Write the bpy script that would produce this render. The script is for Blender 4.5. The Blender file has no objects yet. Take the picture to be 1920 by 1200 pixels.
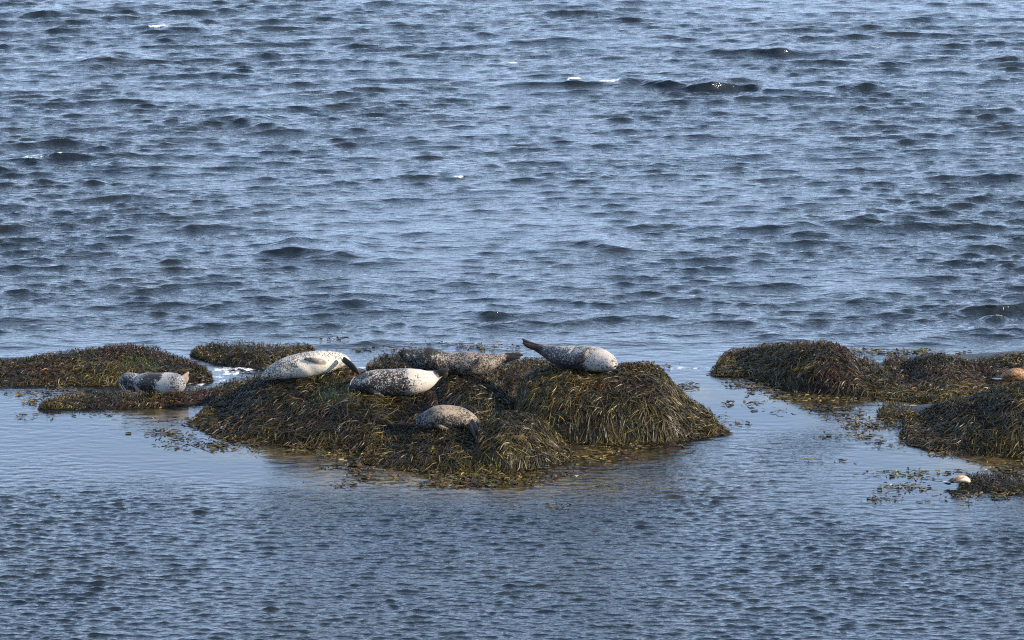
import bpy, math, random
import numpy as np
from mathutils import Vector
from mathutils.bvhtree import BVHTree

random.seed(7)
rng = np.random.default_rng(11)
S = bpy.context.scene
COL = S.collection

# ------------------------------------------------------------------ camera
CAM_H = 13.0
F_PX = 7500.0                                   # focal length in pixels of a 1920 px wide picture
PITCH = math.radians(11.2)
cam_d = bpy.data.cameras.new('camera')
cam = bpy.data.objects.new('camera', cam_d)
COL.objects.link(cam)
cam.location = (0, 0, CAM_H)
cam.rotation_euler = (math.radians(90) - PITCH, 0, 0)
cam_d.sensor_width = 36.0
cam_d.lens = 36.0 * F_PX / 1920.0
cam_d.clip_start = 1.0
cam_d.clip_end = 6000.0
S.camera = cam

# ------------------------------------------------------------------ light
SUN_EL, SUN_AZ = math.radians(24), math.radians(104)     # azimuth clockwise from +Y
w = bpy.data.worlds.new('World')
S.world = w
w.use_nodes = True
wn = w.node_tree
sky = wn.nodes.new('ShaderNodeTexSky')
sky.sky_type = 'NISHITA'
sky.sun_disc = False
sky.sun_elevation = SUN_EL
sky.sun_rotation = SUN_AZ
sky.altitude = 0
sky.air_density = 1.0
sky.dust_density = 0.3
sky.ozone_density = 4.0
bg = wn.nodes['Background']
bg.inputs['Strength'].default_value = 0.115
# thin high cloud over the whole sky: optically thicker towards the horizon, 1 - exp(-tau / sin(elevation))
tcw = wn.nodes.new('ShaderNodeTexCoord')
sxyz = wn.nodes.new('ShaderNodeSeparateXYZ'); wn.links.new(tcw.outputs['Generated'], sxyz.inputs[0])
def wmath(op, a, b=None):
    nd = wn.nodes.new('ShaderNodeMath'); nd.operation = op
    for i, v in enumerate((a, b)):
        if v is None: continue
        if isinstance(v, (int, float)): nd.inputs[i].default_value = v
        else: wn.links.new(v, nd.inputs[i])
    return nd.outputs[0]
CLOUD_TAU = 0.19
veil = wmath('SUBTRACT', 1.0, wmath('EXPONENT', wmath('DIVIDE', -CLOUD_TAU, wmath('MAXIMUM', sxyz.outputs['Z'], 0.03))))
wmix = wn.nodes.new('ShaderNodeMix'); wmix.data_type = 'RGBA'
wn.links.new(veil, wmix.inputs[0]); wn.links.new(sky.outputs['Color'], wmix.inputs[6])
wmix.inputs[7].default_value = (4.4, 5.8, 8.2, 1)
wn.links.new(wmix.outputs[2], bg.inputs['Color'])
sun_d = bpy.data.lights.new('sun', 'SUN')
sun_d.energy = 5.0
sun_d.angle = math.radians(0.5)
sun_d.color = (1.0, 0.87, 0.70)
sun = bpy.data.objects.new('sun', sun_d)
COL.objects.link(sun)
to_sun = Vector((math.sin(SUN_AZ) * math.cos(SUN_EL), math.cos(SUN_AZ) * math.cos(SUN_EL), math.sin(SUN_EL)))
sun.rotation_euler = (-to_sun).to_track_quat('-Z', 'Y').to_euler()
S.view_settings.view_transform = 'Standard'
S.view_settings.look = 'None'
S.view_settings.exposure = 1.36
S.view_settings.gamma = 1.0
S.view_settings.use_curve_mapping = False
S.cycles.use_denoising = False                   # keep the fine grain of weed and ripples
S.cycles.filter_width = 1.15

# ------------------------------------------------------------------ measuring: picture measurements -> metres
CP, SP = math.cos(PITCH), math.sin(PITCH)
def ray(px, py):
    a, b = (px - 960.0) / F_PX, (600.0 - py) / F_PX
    return np.array([a, CP + b * SP, -SP + b * CP])
def ground(px, py, z=0.0):
    d = ray(px, py)
    return d[:2] * ((z - CAM_H) / d[2])
def at_depth(px, py, y):
    d = ray(px, py)
    t = y / d[1]
    return Vector((d[0] * t, y, CAM_H + d[2] * t))
def ppm(y):                                     # picture pixels per metre at depth y
    return F_PX / math.hypot(y, CAM_H)

# ------------------------------------------------------------------ noise in numpy
def vnoise(x, y, seed=0):
    xi = np.floor(x).astype(np.int64); yi = np.floor(y).astype(np.int64)
    fx = x - xi; fy = y - yi
    fx = fx * fx * (3 - 2 * fx); fy = fy * fy * (3 - 2 * fy)
    def h(a, b):
        n = (a * 374761393 + b * 668265263 + seed * 974711 + 12345) & 0x7fffffff
        n = ((n ^ (n >> 13)) * 1274126177) & 0x7fffffff
        n = ((n ^ (n >> 15)) * 668265263) & 0x7fffffff
        return ((n ^ (n >> 14)) & 0xffffff) / float(0xffffff)
    return (h(xi, yi) * (1 - fx) + h(xi + 1, yi) * fx) * (1 - fy) + (h(xi, yi + 1) * (1 - fx) + h(xi + 1, yi + 1) * fx) * fy
def fbm(x, y, seed=0, o=3):
    r = 0; a = 0.5
    for i in range(o):
        r = r + a * vnoise(x * 2 ** i, y * 2 ** i, seed + i * 17); a *= 0.5
    return r / (1 - 0.5 ** o)
def sstep(a, b, x):
    t = np.clip((x - a) / (b - a), 0, 1)
    return t * t * (3 - 2 * t)

# ------------------------------------------------------------------ mesh helpers
def mesh_np(name, verts, quads, smooth=True):
    me = bpy.data.meshes.new(name)
    nv, nf = len(verts), len(quads)
    me.vertices.add(nv)
    me.vertices.foreach_set('co', np.ascontiguousarray(verts, dtype=np.float32).ravel())
    me.loops.add(nf * 4)
    me.loops.foreach_set('vertex_index', np.ascontiguousarray(quads, dtype=np.int32).ravel())
    me.polygons.add(nf)
    me.polygons.foreach_set('loop_start', np.arange(0, nf * 4, 4, dtype=np.int32))
    me.polygons.foreach_set('use_smooth', np.full(nf, smooth, dtype=bool))
    me.update(calc_edges=True)
    me.validate()
    return me
def grid_quads(nr, nc):
    i = np.arange(nr - 1)[:, None] * nc + np.arange(nc - 1)[None, :]
    return np.stack([i, i + 1, i + nc + 1, i + nc], -1).reshape(-1, 4)
def f_attr(me, name, vals):
    a = me.attributes.new(name, 'FLOAT', 'POINT')
    a.data.foreach_set('value', np.ascontiguousarray(vals, dtype=np.float32))
def c_attr(me, name, rgb):
    a = me.attributes.new(name, 'FLOAT_COLOR', 'POINT')
    c = np.ones((len(rgb), 4), np.float32); c[:, :3] = rgb
    a.data.foreach_set('color', c.ravel())
def link(name, me, mat=None, parent=None):
    o = bpy.data.objects.new(name, me)
    COL.objects.link(o)
    if mat: me.materials.append(mat)
    if parent: o.parent = parent
    return o
def tag(o, label=None, cat=None, group=None, kind=None):
    for k, v in (('label', label), ('category', cat), ('group', group), ('kind', kind)):
        if v: o[k] = v
    return o

# ------------------------------------------------------------------ materials
class NT:
    def __init__(self, name):
        self.m = bpy.data.materials.new(name); self.m.use_nodes = True
        self.t = self.m.node_tree
        self.b = self.t.nodes['Principled BSDF']
    def n(self, kind, **kw):
        nd = self.t.nodes.new(kind)
        for k, v in kw.items(): setattr(nd, k, v)
        return nd
    def l(self, a, b): self.t.links.new(a, b)
    def attr(self, name):
        a = self.n('ShaderNodeAttribute'); a.attribute_name = name; return a
    def math(self, op, a, b=None, c=None, clamp=False):
        nd = self.n('ShaderNodeMath', operation=op, use_clamp=clamp)
        for i, v in enumerate((a, b, c)):
            if v is None: continue
            if isinstance(v, (int, float)): nd.inputs[i].default_value = v
            else: self.l(v, nd.inputs[i])
        return nd.outputs[0]
    def mix(self, f, a, b):
        nd = self.n('ShaderNodeMix', data_type='RGBA')
        for i, v in ((0, f), (6, a), (7, b)):
            if isinstance(v, (int, float)): nd.inputs[i].default_value = v
            elif isinstance(v, tuple): nd.inputs[i].default_value = (*v, 1)
            else: self.l(v, nd.inputs[i])
        return nd.outputs[2]
    def noise(self, scale, detail=2.0, rough=0.5, vec=None, stretch=None):
        tc = self.n('ShaderNodeTexCoord')
        nd = self.n('ShaderNodeTexNoise')
        nd.inputs['Scale'].default_value = scale
        nd.inputs['Detail'].default_value = detail
        nd.inputs['Roughness'].default_value = rough
        src = tc.outputs['Object']
        if stretch:
            mp = self.n('ShaderNodeMapping'); mp.inputs['Scale'].default_value = stretch
            self.l(src, mp.inputs['Vector']); src = mp.outputs[0]
        self.l(src, nd.inputs['Vector'])
        return nd.outputs['Fac']
    def ramp(self, x, a, b):
        nd = self.n('ShaderNodeMapRange', interpolation_type='SMOOTHSTEP')
        self.l(x, nd.inputs[0])
        nd.inputs[1].default_value = a; nd.inputs[2].default_value = b
        return nd.outputs[0]

def weed_material():
    t = NT('wet_seaweed')
    c = t.attr('pigment').outputs['Color']
    nz = t.noise(45, 2)
    t.l(t.mix(t.math('MULTIPLY', nz, 0.5), c, (0.012, 0.010, 0.006)), t.b.inputs['Base Color'])
    t.b.inputs['Roughness'].default_value = 0.42
    t.b.inputs['Specular IOR Level'].default_value = 0.22
    return t.m
def rock_material():
    t = NT('weedy_rock')
    c = t.attr('pigment').outputs['Color']
    nz = t.noise(14, 4, 0.65)
    t.l(t.mix(nz, c, (0.010, 0.009, 0.007)), t.b.inputs['Base Color'])
    t.b.inputs['Roughness'].default_value = 0.6
    bp = t.n('ShaderNodeBump'); bp.inputs['Strength'].default_value = 0.8; bp.inputs['Distance'].default_value = 0.03
    t.l(nz, bp.inputs['Height']); t.l(bp.outputs[0], t.b.inputs['Normal'])
    return t.m
def water_material():
    t = NT('sea_water')
    foam, ruf, shal = (t.attr(k).outputs['Fac'] for k in ('foam', 'ruffle', 'shallow'))
    deep = t.mix(t.noise(0.35, 3), (0.003, 0.009, 0.017), (0.013, 0.014, 0.011))
    bed = t.mix(t.ramp(t.noise(5.0, 5, 0.7, stretch=(1, 0.6, 1)), 0.35, 0.65), (0.020, 0.016, 0.008), (0.085, 0.060, 0.022))
    body = t.mix(shal, deep, bed)
    # foam: lacy white bubbles broken up by two noises
    f1 = t.noise(9, 5, 0.75, stretch=(0.7, 0.45, 1))
    f2 = t.math('ADD', foam, t.math('MULTIPLY_ADD', f1, 1.7, -1.32))
    fm = t.ramp(f2, 0.0, 0.28)
    t.l(t.mix(fm, body, (0.78, 0.80, 0.82)), t.b.inputs['Base Color'])
    t.l(t.math('MULTIPLY_ADD', fm, 0.55, 0.07), t.b.inputs['Roughness'])
    t.b.inputs['IOR'].default_value = 1.333
    h1 = t.noise(7.5, 3, 0.6, stretch=(0.38, 1.0, 1))
    h2 = t.noise(22, 2, 0.5, stretch=(1.0, 0.7, 1))
    hh = t.math('ADD', t.math('MULTIPLY', h1, 0.072), t.math('MULTIPLY', h2, 0.007))
    bp = t.n('ShaderNodeBump'); bp.inputs['Distance'].default_value = 1.0
    t.l(t.math('MULTIPLY', ruf, 1.0), bp.inputs['Strength'])
    t.l(hh, bp.inputs['Height']); t.l(bp.outputs[0], t.b.inputs['Normal'])
    return t.m
def seal_material(name, pale, dark, scale=30.0, contrast=0.10, flip=(0.014, 0.010, 0.008)):
    t = NT(name)
    tone = t.attr('tone').outputs['Fac']; fl = t.attr('flipper').outputs['Fac']
    a = t.noise(scale, 3, 0.6)
    b = t.noise(scale * 0.42, 2, 0.5)
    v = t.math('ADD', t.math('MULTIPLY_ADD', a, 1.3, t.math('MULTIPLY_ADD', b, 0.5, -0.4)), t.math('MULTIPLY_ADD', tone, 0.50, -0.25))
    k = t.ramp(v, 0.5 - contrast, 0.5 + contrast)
    fine = t.noise(130, 2)
    c = t.mix(k, dark, t.mix(t.attr('cool_shade').outputs['Fac'], pale, (0.20, 0.21, 0.225)))
    c = t.mix(t.math('MULTIPLY', fine, 0.35), c, tuple(x * 0.6 for x in dark))
    c = t.mix(fl, c, flip)
    t.l(c, t.b.inputs['Base Color'])
    t.b.inputs['Roughness'].default_value = 0.52
    t.b.inputs['Specular IOR Level'].default_value = 0.25
    t.b.inputs['Sheen Weight'].default_value = 0.05
    bp = t.n('ShaderNodeBump'); bp.inputs['Strength'].default_value = 0.35; bp.inputs['Distance'].default_value = 0.01
    t.l(t.noise(60, 3), bp.inputs['Height']); t.l(bp.outputs[0], t.b.inputs['Normal'])
    return t.m
def plain_material(name, rgb, rough=0.5):
    t = NT(name)
    nz = t.noise(60, 2)
    t.l(t.mix(t.math('MULTIPLY', nz, 0.4), rgb, tuple(x * 0.55 for x in rgb)), t.b.inputs['Base Color'])
    t.b.inputs['Roughness'].default_value = rough
    return t.m
def feather_material():
    t = NT('feathers')
    c = t.attr('pigment').outputs['Color']
    nz = t.noise(70, 3, 0.6, stretch=(0.5, 1.3, 1))
    nz2 = t.math('MULTIPLY', t.ramp(nz, 0.42, 0.62), t.attr('mottle').outputs['Fac'])
    t.l(t.mix(nz2, c, (0.03, 0.015, 0.008)), t.b.inputs['Base Color'])
    t.b.inputs['Roughness'].default_value = 0.6
    return t.m
WEED, ROCK, WATER, FEATHER = weed_material(), rock_material(), water_material(), feather_material()
BLACK = plain_material('wet_black', (0.012, 0.010, 0.009), 0.2)

# ------------------------------------------------------------------ water
WN = 46
def comps(n, l0, l1, main, spread, slope, seed):
    r = np.random.default_rng(seed)
    lam = np.exp(r.uniform(math.log(l0), math.log(l1), n))
    th = main + r.normal(0, spread, n)
    k = 2 * math.pi / lam
    a = slope * math.sqrt(2.0 / n) / k * r.uniform(0.6, 1.4, n)
    return np.stack([k * np.cos(th), k * np.sin(th), a, r.uniform(0, 6.283, n), lam], 1)
SEA = np.concatenate([comps(40, 0.9, 3.0, math.radians(-80), 0.34, 0.054, 3), comps(70, 0.15, 0.9, math.radians(-74), 0.36, 0.098, 4), comps(70, 0.15, 0.9, math.radians(-104), 0.36, 0.090, 6)])
RIP = np.concatenate([comps(64, 0.08, 0.30, math.radians(-74), 0.36, 0.135, 5), comps(64, 0.08, 0.30, math.radians(-112), 0.36, 0.120, 8)])

def blob(px, py, rx, ry):
    c = ground(px, py); y = c[1]
    return (c[0], c[1], rx / ppm(y), ry / (ppm(y) * CAM_H / math.hypot(y, CAM_H)))
def blob_val(x, y, b, hard=1.0):
    d = ((x - b[0]) / b[2]) ** 2 + ((y - b[1]) / b[3]) ** 2
    return np.exp(-d * hard)
Y_SEA0, Y_SEA1 = ground(960, 700)[1], ground(960, 600)[1]
Y_RIP0, Y_RIP1 = ground(960, 870)[1], ground(960, 1020)[1]
CALM = [(blob(*b[:4]), b[4]) for b in [
    (300, 845, 330, 38, .8), (470, 880, 180, 22, .7), (1470, 775, 170, 42, .95), (1330, 745, 110, 25, .95), (1760, 925, 190, 45, .9),
    (1660, 860, 130, 34, .85), (1860, 870, 140, 25, .85), (150, 775, 200, 25, .7), (560, 905, 130, 14, .7), (990, 945, 150, 12, .55),
    (1120, 850, 130, 25, .8), (1800, 975, 170, 16, .5), (420, 700, 80, 22, .6), (900, 905, 240, 22, .8)]]
GUST = [(blob(*b[:4]), b[4]) for b in [
    (190, 935, 260, 32, .6), (1320, 885, 190, 50, .95), (1480, 838, 110, 28, .7), (1230, 940, 220, 40, .6), (760, 960, 260, 25, .4), (90, 860, 130, 22, .35)]]
SHALLOW = [blob(*b) for b in [(1130, 850, 110, 24), (960, 905, 260, 26), (780, 895, 170, 26), (1850, 868, 110, 18), (300, 780, 80, 14),
    (1500, 745, 140, 14), (1650, 790, 90, 20), (560, 850, 180, 14), (1300, 735, 50, 16)]]
FOAM = [(blob(*b[:4]), b[4]) for b in [
    (415, 704, 80, 13, .45), (385, 722, 70, 8, .42), (455, 690, 70, 9, .46), (700, 690, 40, 4, .7), (720, 675, 60, 6, .35), (1280, 690, 70, 5, .55), (350, 665, 30, 3, .5), (1350, 690, 30, 3, .5), (1000, 668, 40, 2, .4), (680, 694, 25, 4, .6), (1610, 666, 40, 3, .45), (1700, 668, 30, 3, .45), (1880, 668, 30, 3, .45), (480, 640, 50, 2, .4),
    (60, 690, 40, 6, .3), (300, 53, 26, 3, .8), (150, 110, 14, 3, .75), (1140, 154, 28, 3, .95), (1075, 149, 18, 2.5, .9), (60, 295, 40, 5, .55), (845, 332, 36, 3, .6),
    (960, 117, 16, 2.5, .8), (1100, 560, 160, 14, .28), (300, 560, 200, 14, .26), (1600, 640, 200, 10, .25), (720, 600, 200, 10, .3), (1700, 285, 160, 16, .22), (840, 578, 60, 4, .4), (1450, 310, 170, 18, .22)]]
RIDGES = []
for (x0, x1, py, hgt) in [(1150, 1470, 163, .33), (1560, 1690, 168, .14), (410, 570, 230, .22), (1560, 1700, 424, .22), (500, 590, 478, .24), (590, 720, 481, .17),
        (610, 720, 575, .15), (820, 900, 640, .09), (1740, 1920, 622, .15), (1400, 1470, 617, .1), (1150, 1260, 650, .11), (1080, 1180, 464, .16), (1390, 1530, 99, .22), (150, 260, 113, .22),
        (270, 420, 57, .24), (30, 110, 28, .3), (1850, 1920, 112, .24), (860, 960, 583, .12), (1540, 1660, 566, .13), (800, 900, 333, .17), (60, 190, 128, .17), (1420, 1600, 437, .14), (330, 420, 106, .17), (180, 250, 318, .15), (640, 720, 640, .08)]:
    a, b = ground(x0, py), ground(x1, py)
    RIDGES.append((a[0], b[0], a[1], hgt * 0.62, random.random() * 50, math.tan(math.radians(random.uniform(-9, 9)))))

def water_masks(x, y):
    sea = sstep(Y_SEA0, Y_SEA1, y)
    gl = 0.30 + 0.75 * fbm(x * 0.11 + 7, y * 0.075 + x * 0.015, 71, 3) + 0.75 * fbm(x * 0.33, y * 0.24 + x * 0.05, 72, 2)
    sea_a = sea * gl
    sea_l = (0.16 + 0.84 * sea) * gl * (0.25 + 0.75 * sea)
    yw = y + (fbm(x * 0.22 + 4, y * 0.05, 35, 3) - 0.5) * 5.0
    near = 1 - sstep(Y_RIP1, Y_RIP0, yw)                     # 1 close to the camera
    near = np.where(yw < Y_RIP1, 1.0, near)
    rip = 0.30 + 0.75 * near
    for b, v in GUST: rip = rip + v * blob_val(x, y, b)
    calm = np.ones_like(x)
    for b, v in CALM: calm = calm * (1 - v * blob_val(x, y, b))
    rip = rip * calm * (0.65 + 0.7 * fbm(x * 0.35, y * 0.12, 33, 2)) * (1 - 0.75 * sea)
    grp = 0.75 + 0.5 * fbm(x * 0.75 + 3, y * 0.7 + x * 0.1, 91, 2)
    return sea_a, sea_l * (0.4 + 0.6 * calm) * grp, rip * (0.75 + 0.5 * fbm(x * 1.1, y * 0.9, 92, 2)), calm, sea
def water_move(x, y, sx, sy):
    """displacement of the rest point x, y; sx, sy: mesh spacing, so that waves it cannot carry are left out"""
    sea_a, sea_l, rip, calm, sea = water_masks(x, y)
    dx = np.zeros_like(x); dy = np.zeros_like(x); dz = np.zeros_like(x); sq = np.zeros_like(x)
    for group, env in ((SEA[SEA[:, 4] > 0.9], sea_a), (SEA[SEA[:, 4] <= 0.9], sea_l), (RIP, rip)):
        gz = np.zeros_like(x); gdx = np.zeros_like(x); gdy = np.zeros_like(x); gs = np.zeros_like(x)
        sig = math.sqrt((group[:, 2] ** 2).sum() / 2)
        for kx, ky, a, ph, lam in group:
            kk = math.hypot(kx, ky)
            sp = abs(kx) / kk * sx + abs(ky) / kk * sy
            amp = a * np.clip(1.6 - 4.0 * sp / lam, 0, 1)
            arg = kx * x + ky * y + ph
            arg = arg - 0.50 * np.cos(arg)                    # steep on the lee side, gentle on the windward side
            c, sn = np.cos(arg), np.sin(arg)
            gz += amp * c
            gdx -= 1.0 * amp * sn * kx / kk; gdy -= 1.0 * amp * sn * ky / kk
            gs += amp * kk * c
        # short crests stand up out of long flat troughs
        be = 0.22
        gz = sig / be * (np.exp(np.clip(be * gz / sig, -3, 1.3)) - math.exp(be * be / 2))
        dz += env * gz; dx += env * gdx; dy += env * gdy; sq += env * gs
    for (x0, x1, yc, hgt, sd, tilt) in RIDGES:
        m = (np.abs(y - yc) < 6) & (x > x0 - 5) & (x < x1 + 5)
        if not m.any(): continue
        xm, ym = x[m], y[m]
        L = x1 - x0; u = (xm - (x0 + x1) / 2) / (L * 0.5)
        yy = yc + (xm - (x0 + x1) / 2) * tilt * 2 + (vnoise(xm * 0.9 + sd, xm * 0, 3) - .5) * 1.1 + (vnoise(xm * 2.7 + sd, xm * 0, 5) - .5) * 0.35
        d = ym - yy
        prof = np.where(d < 0, np.exp(-(np.abs(d) / 0.36) ** 1.6), np.exp(-(d / 1.5) ** 2))
        hh = hgt * np.exp(-np.abs(u * 0.85) ** 1.35) * (0.45 + 0.55 * sstep(.2, .6, fbm(xm * 1.3 + sd * 3, ym * 0.4, 21, 2))) * prof * (0.75 + 0.5 * vnoise(xm * 1.7 + sd, xm * 0, 9))
        dz[m] += hh
        dy[m] -= hh * 0.9 * np.where(d < 0, 1, np.exp(-(d / 0.5) ** 2))
    dy -= np.where(dz > 0, 0.9, 0.3) * dz * (0.45 + 0.55 * sea)      # wind pushes the crests over towards the shore
    return dx, dy, dz, sq, rip, calm, sea, sea_l

def build_water():
    ys = [-60, -30, -10, 5, 15, 24, 30, 34, 36, 38, 39, 39.6]
    y = 40.0
    while y < 116:
        ys.append(y)
        y += 0.021 + 0.03 * max(0, min(1, (45 - y) / 3)) + 0.021 * max(0, min(1, (y - 52) / 4)) + 0.052 * max(0, min(1, (y - 56) / 50))
    while y < 5000:
        ys.append(y); y += 0.12 + (y - 115.9) * 0.16
    sl = np.linspace(-0.160, 0.160, 680)
    ext = np.array([0.165, 0.172, 0.182, 0.195, 0.21, 0.26, 0.34, 0.5, 0.8, 1.4, 3.0])
    sl = np.concatenate([-ext[::-1], sl, ext])
    Y = np.array(ys)
    scale = np.maximum(Y, 41.0)
    X = scale[:, None] * sl[None, :]
    YY = np.repeat(Y[:, None], len(sl), 1)
    sy = np.gradient(Y)[:, None] + 0 * X
    sx = np.gradient(X, axis=1)
    x, yv = X.ravel(), YY.ravel()
    dx, dy, dz, sq, rip, calm, sea, sea_l = water_move(x, yv, np.abs(sx).ravel(), np.abs(sy).ravel())
    foam = sstep(0.36, 0.62, sq) * sea * 0.55
    for b, v in FOAM: foam = foam + v * blob_val(x, yv, b)
    shal = np.zeros_like(x)
    for b in SHALLOW: shal = np.maximum(shal, blob_val(x, yv, b, 0.8))
    shal = np.maximum(shal, 0.35 * sstep(Y_SEA1 + 12, Y_SEA0 - 2, yv) * sstep(ground(960, 960)[1], ground(960, 880)[1], yv) * 0)
    ruf = np.clip(0.75 * sea_l + 0.55 * rip, 0.02, 1.1)
    me = mesh_np('water', np.stack([x + dx, yv + dy, dz], 1), grid_quads(len(Y), len(sl)))
    f_attr(me, 'foam', foam); f_attr(me, 'ruffle', ruf); f_attr(me, 'shallow', np.clip(shal, 0, 1))
    tag(link('water', me, WATER), kind='structure')
    # the sea bed under everything
    g = 3000
    bed = mesh_np('sea_bed', np.array([(-g, -100, -2.5), (g, -100, -2.5), (g, 5200, -2.5), (-g, 5200, -2.5)], float), np.array([[0, 1, 2, 3]]))
    c_attr(bed, 'pigment', np.tile((0.05, 0.04, 0.02), (4, 1)))
    tag(link('sea_bed', bed, ROCK), kind='structure')
build_water()

# ------------------------------------------------------------------ boulders under seaweed
LIFT = 7.5                                       # the weed adds about this many pixels above the stone
class Boulder:
    def __init__(self, crest, front, depth, back=None, p=2.0, q=1.7, seed=1, open_l=False, open_r=False, bump=0.05):
        self.seed, self.p, self.q, self.bump = seed, p, q, bump
        fw = np.array([ground(*c) for c in front])
        self.fx, self.fy = fw[:, 0], fw[:, 1]
        ym = float(np.mean(self.fy)) + depth
        cx = np.array([at_depth(c[0], c[1], ym).x for c in crest])
        u = (cx - cx[0]) / (cx[-1] - cx[0])
        tl = np.ones_like(u)
        e = 0.22
        if not open_l: tl = np.where(u < e, np.sqrt(np.clip(1 - (1 - u / e) ** 2, 0, 1)), tl)
        if not open_r: tl = np.where(u > 1 - e, np.minimum(tl, np.sqrt(np.clip(1 - (1 - (1 - u) / e) ** 2, 0, 1))), tl)
        tl = np.maximum(tl, 0.15)
        yf = np.interp(cx, self.fx, self.fy)
        yc = yf + depth * tl
        zc = np.array([max(0.02, at_depth(c[0], c[1] + LIFT, y).z) for c, y in zip(crest, yc)])
        self.cx = cx; self.ycv = yc; self.zcv = zc; self.tl = tl
        self.back = back if back else depth * 0.75
        self.x0, self.x1 = cx[0], cx[-1]
    def cols(self, x):
        yf = np.interp(x, self.fx, self.fy)
        yc = np.maximum(np.interp(x, self.cx, self.ycv), yf + 0.08)
        return yf, yc, np.interp(x, self.cx, self.zcv), self.back * np.interp(x, self.cx, self.tl)
    def H(self, x, y):
        yf, yc, zc, bk = self.cols(x)
        t = (y - yf) / (yc - yf)
        s = np.where(t < 1, 1 - t, (y - yc) / bk)
        ins = np.clip(1 - np.abs(s) ** self.p, 0, 1) ** (1 / self.q)
        z = zc * ins - np.where(np.abs(s) > 1, (np.abs(s) - 1) * 0.9, 0)
        n = (fbm(x * 2.1, y * 2.1, self.seed, 3) - 0.5) * 2 * self.bump + (fbm(x * 6, y * 6, self.seed + 9, 2) - 0.5) * self.bump * 0.8
        edge = sstep(self.x0 - 0.02, self.x0 + 0.12, x) * (1 - sstep(self.x1 - 0.12, self.x1 + 0.02, x))
        return (z + n * np.clip(zc * 2.2, 0.15, 1) * np.clip(ins * 1.5, 0, 1)) * (0.25 + 0.75 * edge) - 0.03 * (1 - edge)
    def grid(self, x, t):
        """t: 0 waterline in front, 1 crest, 2 waterline behind"""
        yf, yc, zc, bk = self.cols(x)
        return np.where(t < 1, yf + (yc - yf) * t, yc + bk * (t - 1))

GREEN = (0.045, 0.066, 0.018)
PINK = (0.19, 0.10, 0.065)
BARE = []      # (x, y, rx, ry, colour): stone patches that show through, filled in below
def boulder_mesh(b):
    nx = max(14, int((b.x1 - b.x0) / 0.05))
    xs = np.linspace(b.x0 - 0.03, b.x1 + 0.03, nx)
    ts = np.concatenate([[-0.35, -0.12], np.linspace(0, 1, 26) ** 1.3, np.linspace(1.08, 2.15, 14)])
    X = np.repeat(xs[None, :], len(ts), 0); T = np.repeat(ts[:, None], nx, 1)
    Y = b.grid(X, T)
    Z = b.H(X, Y)
    Z[0] -= 0.25; Z[-1] -= 0.25
    v = np.stack([X, Y, Z], -1).reshape(-1, 3)
    return mesh_np('stone', v, grid_quads(len(ts), nx)), v

def frond_pigment(x, y, n, seed, mood):
    """dark olive, brown, khaki and reddish weed in clumps; a pigment per strand"""
    pal = np.array([(0.015, 0.012, 0.004), (0.046, 0.035, 0.010), (0.104, 0.077, 0.018), (0.150, 0.098, 0.020), (0.060, 0.024, 0.012), (0.075, 0.064, 0.045)])
    c1 = fbm(x * 1.3, y * 1.3, seed + 40, 3); c2 = fbm(x * 2.6, y * 2.6, seed + 60, 2)
    r = rng.random(n)
    olive = sstep(0.40, 0.62, c1 + (r - .5) * 0.25 + mood[0])
    gold = sstep(0.62, 0.80, c2 + (rng.random(n) - .5) * 0.35 + mood[1])
    red = sstep(0.66, 0.82, fbm(x * 1.8 + 31, y * 1.8, seed + 80, 2) + (rng.random(n) - .5) * 0.2 + mood[2])
    grey = (rng.random(n) < 0.13).astype(float)
    col = pal[0] + (pal[1] - pal[0]) * rng.random(n)[:, None]
    col = col + (pal[2] - col) * (olive * 0.8)[:, None]
    col = col + (pal[3] - col) * (gold * 0.75)[:, None]
    col = col + (pal[4] - col) * (red * 0.85)[:, None]
    col = col + (pal[5] - col) * (grey * 0.8)[:, None]
    lum = np.where(rng.random(n) < 0.17, rng.uniform(1.1, 2.1, n), rng.uniform(0.22, 0.80, n))  # sunlit flecks and self-shadowed strands put into the pigment
    return col * (lum * (0.7 + 0.6 * fbm(x * 0.9 + 5, y * 0.9, seed + 3, 2)))[:, None]

def ribbons(P, W, col, name):
    """P: n x k x 3 centre lines, W: n x k x 3 half width vectors, col: n x 3"""
    n, k = P.shape[:2]
    v = np.stack([P - W, P + W], 2).reshape(-1, 3)
    base = (np.arange(n) * k * 2)[:, None] + (np.arange(k - 1) * 2)[None, :]
    q = np.stack([base, base + 1, base + 3, base + 2], -1).reshape(-1, 4)
    me = mesh_np(name, v, q)
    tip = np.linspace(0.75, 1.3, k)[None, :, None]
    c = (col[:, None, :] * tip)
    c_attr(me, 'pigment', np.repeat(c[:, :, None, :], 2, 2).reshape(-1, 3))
    return me

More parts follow.
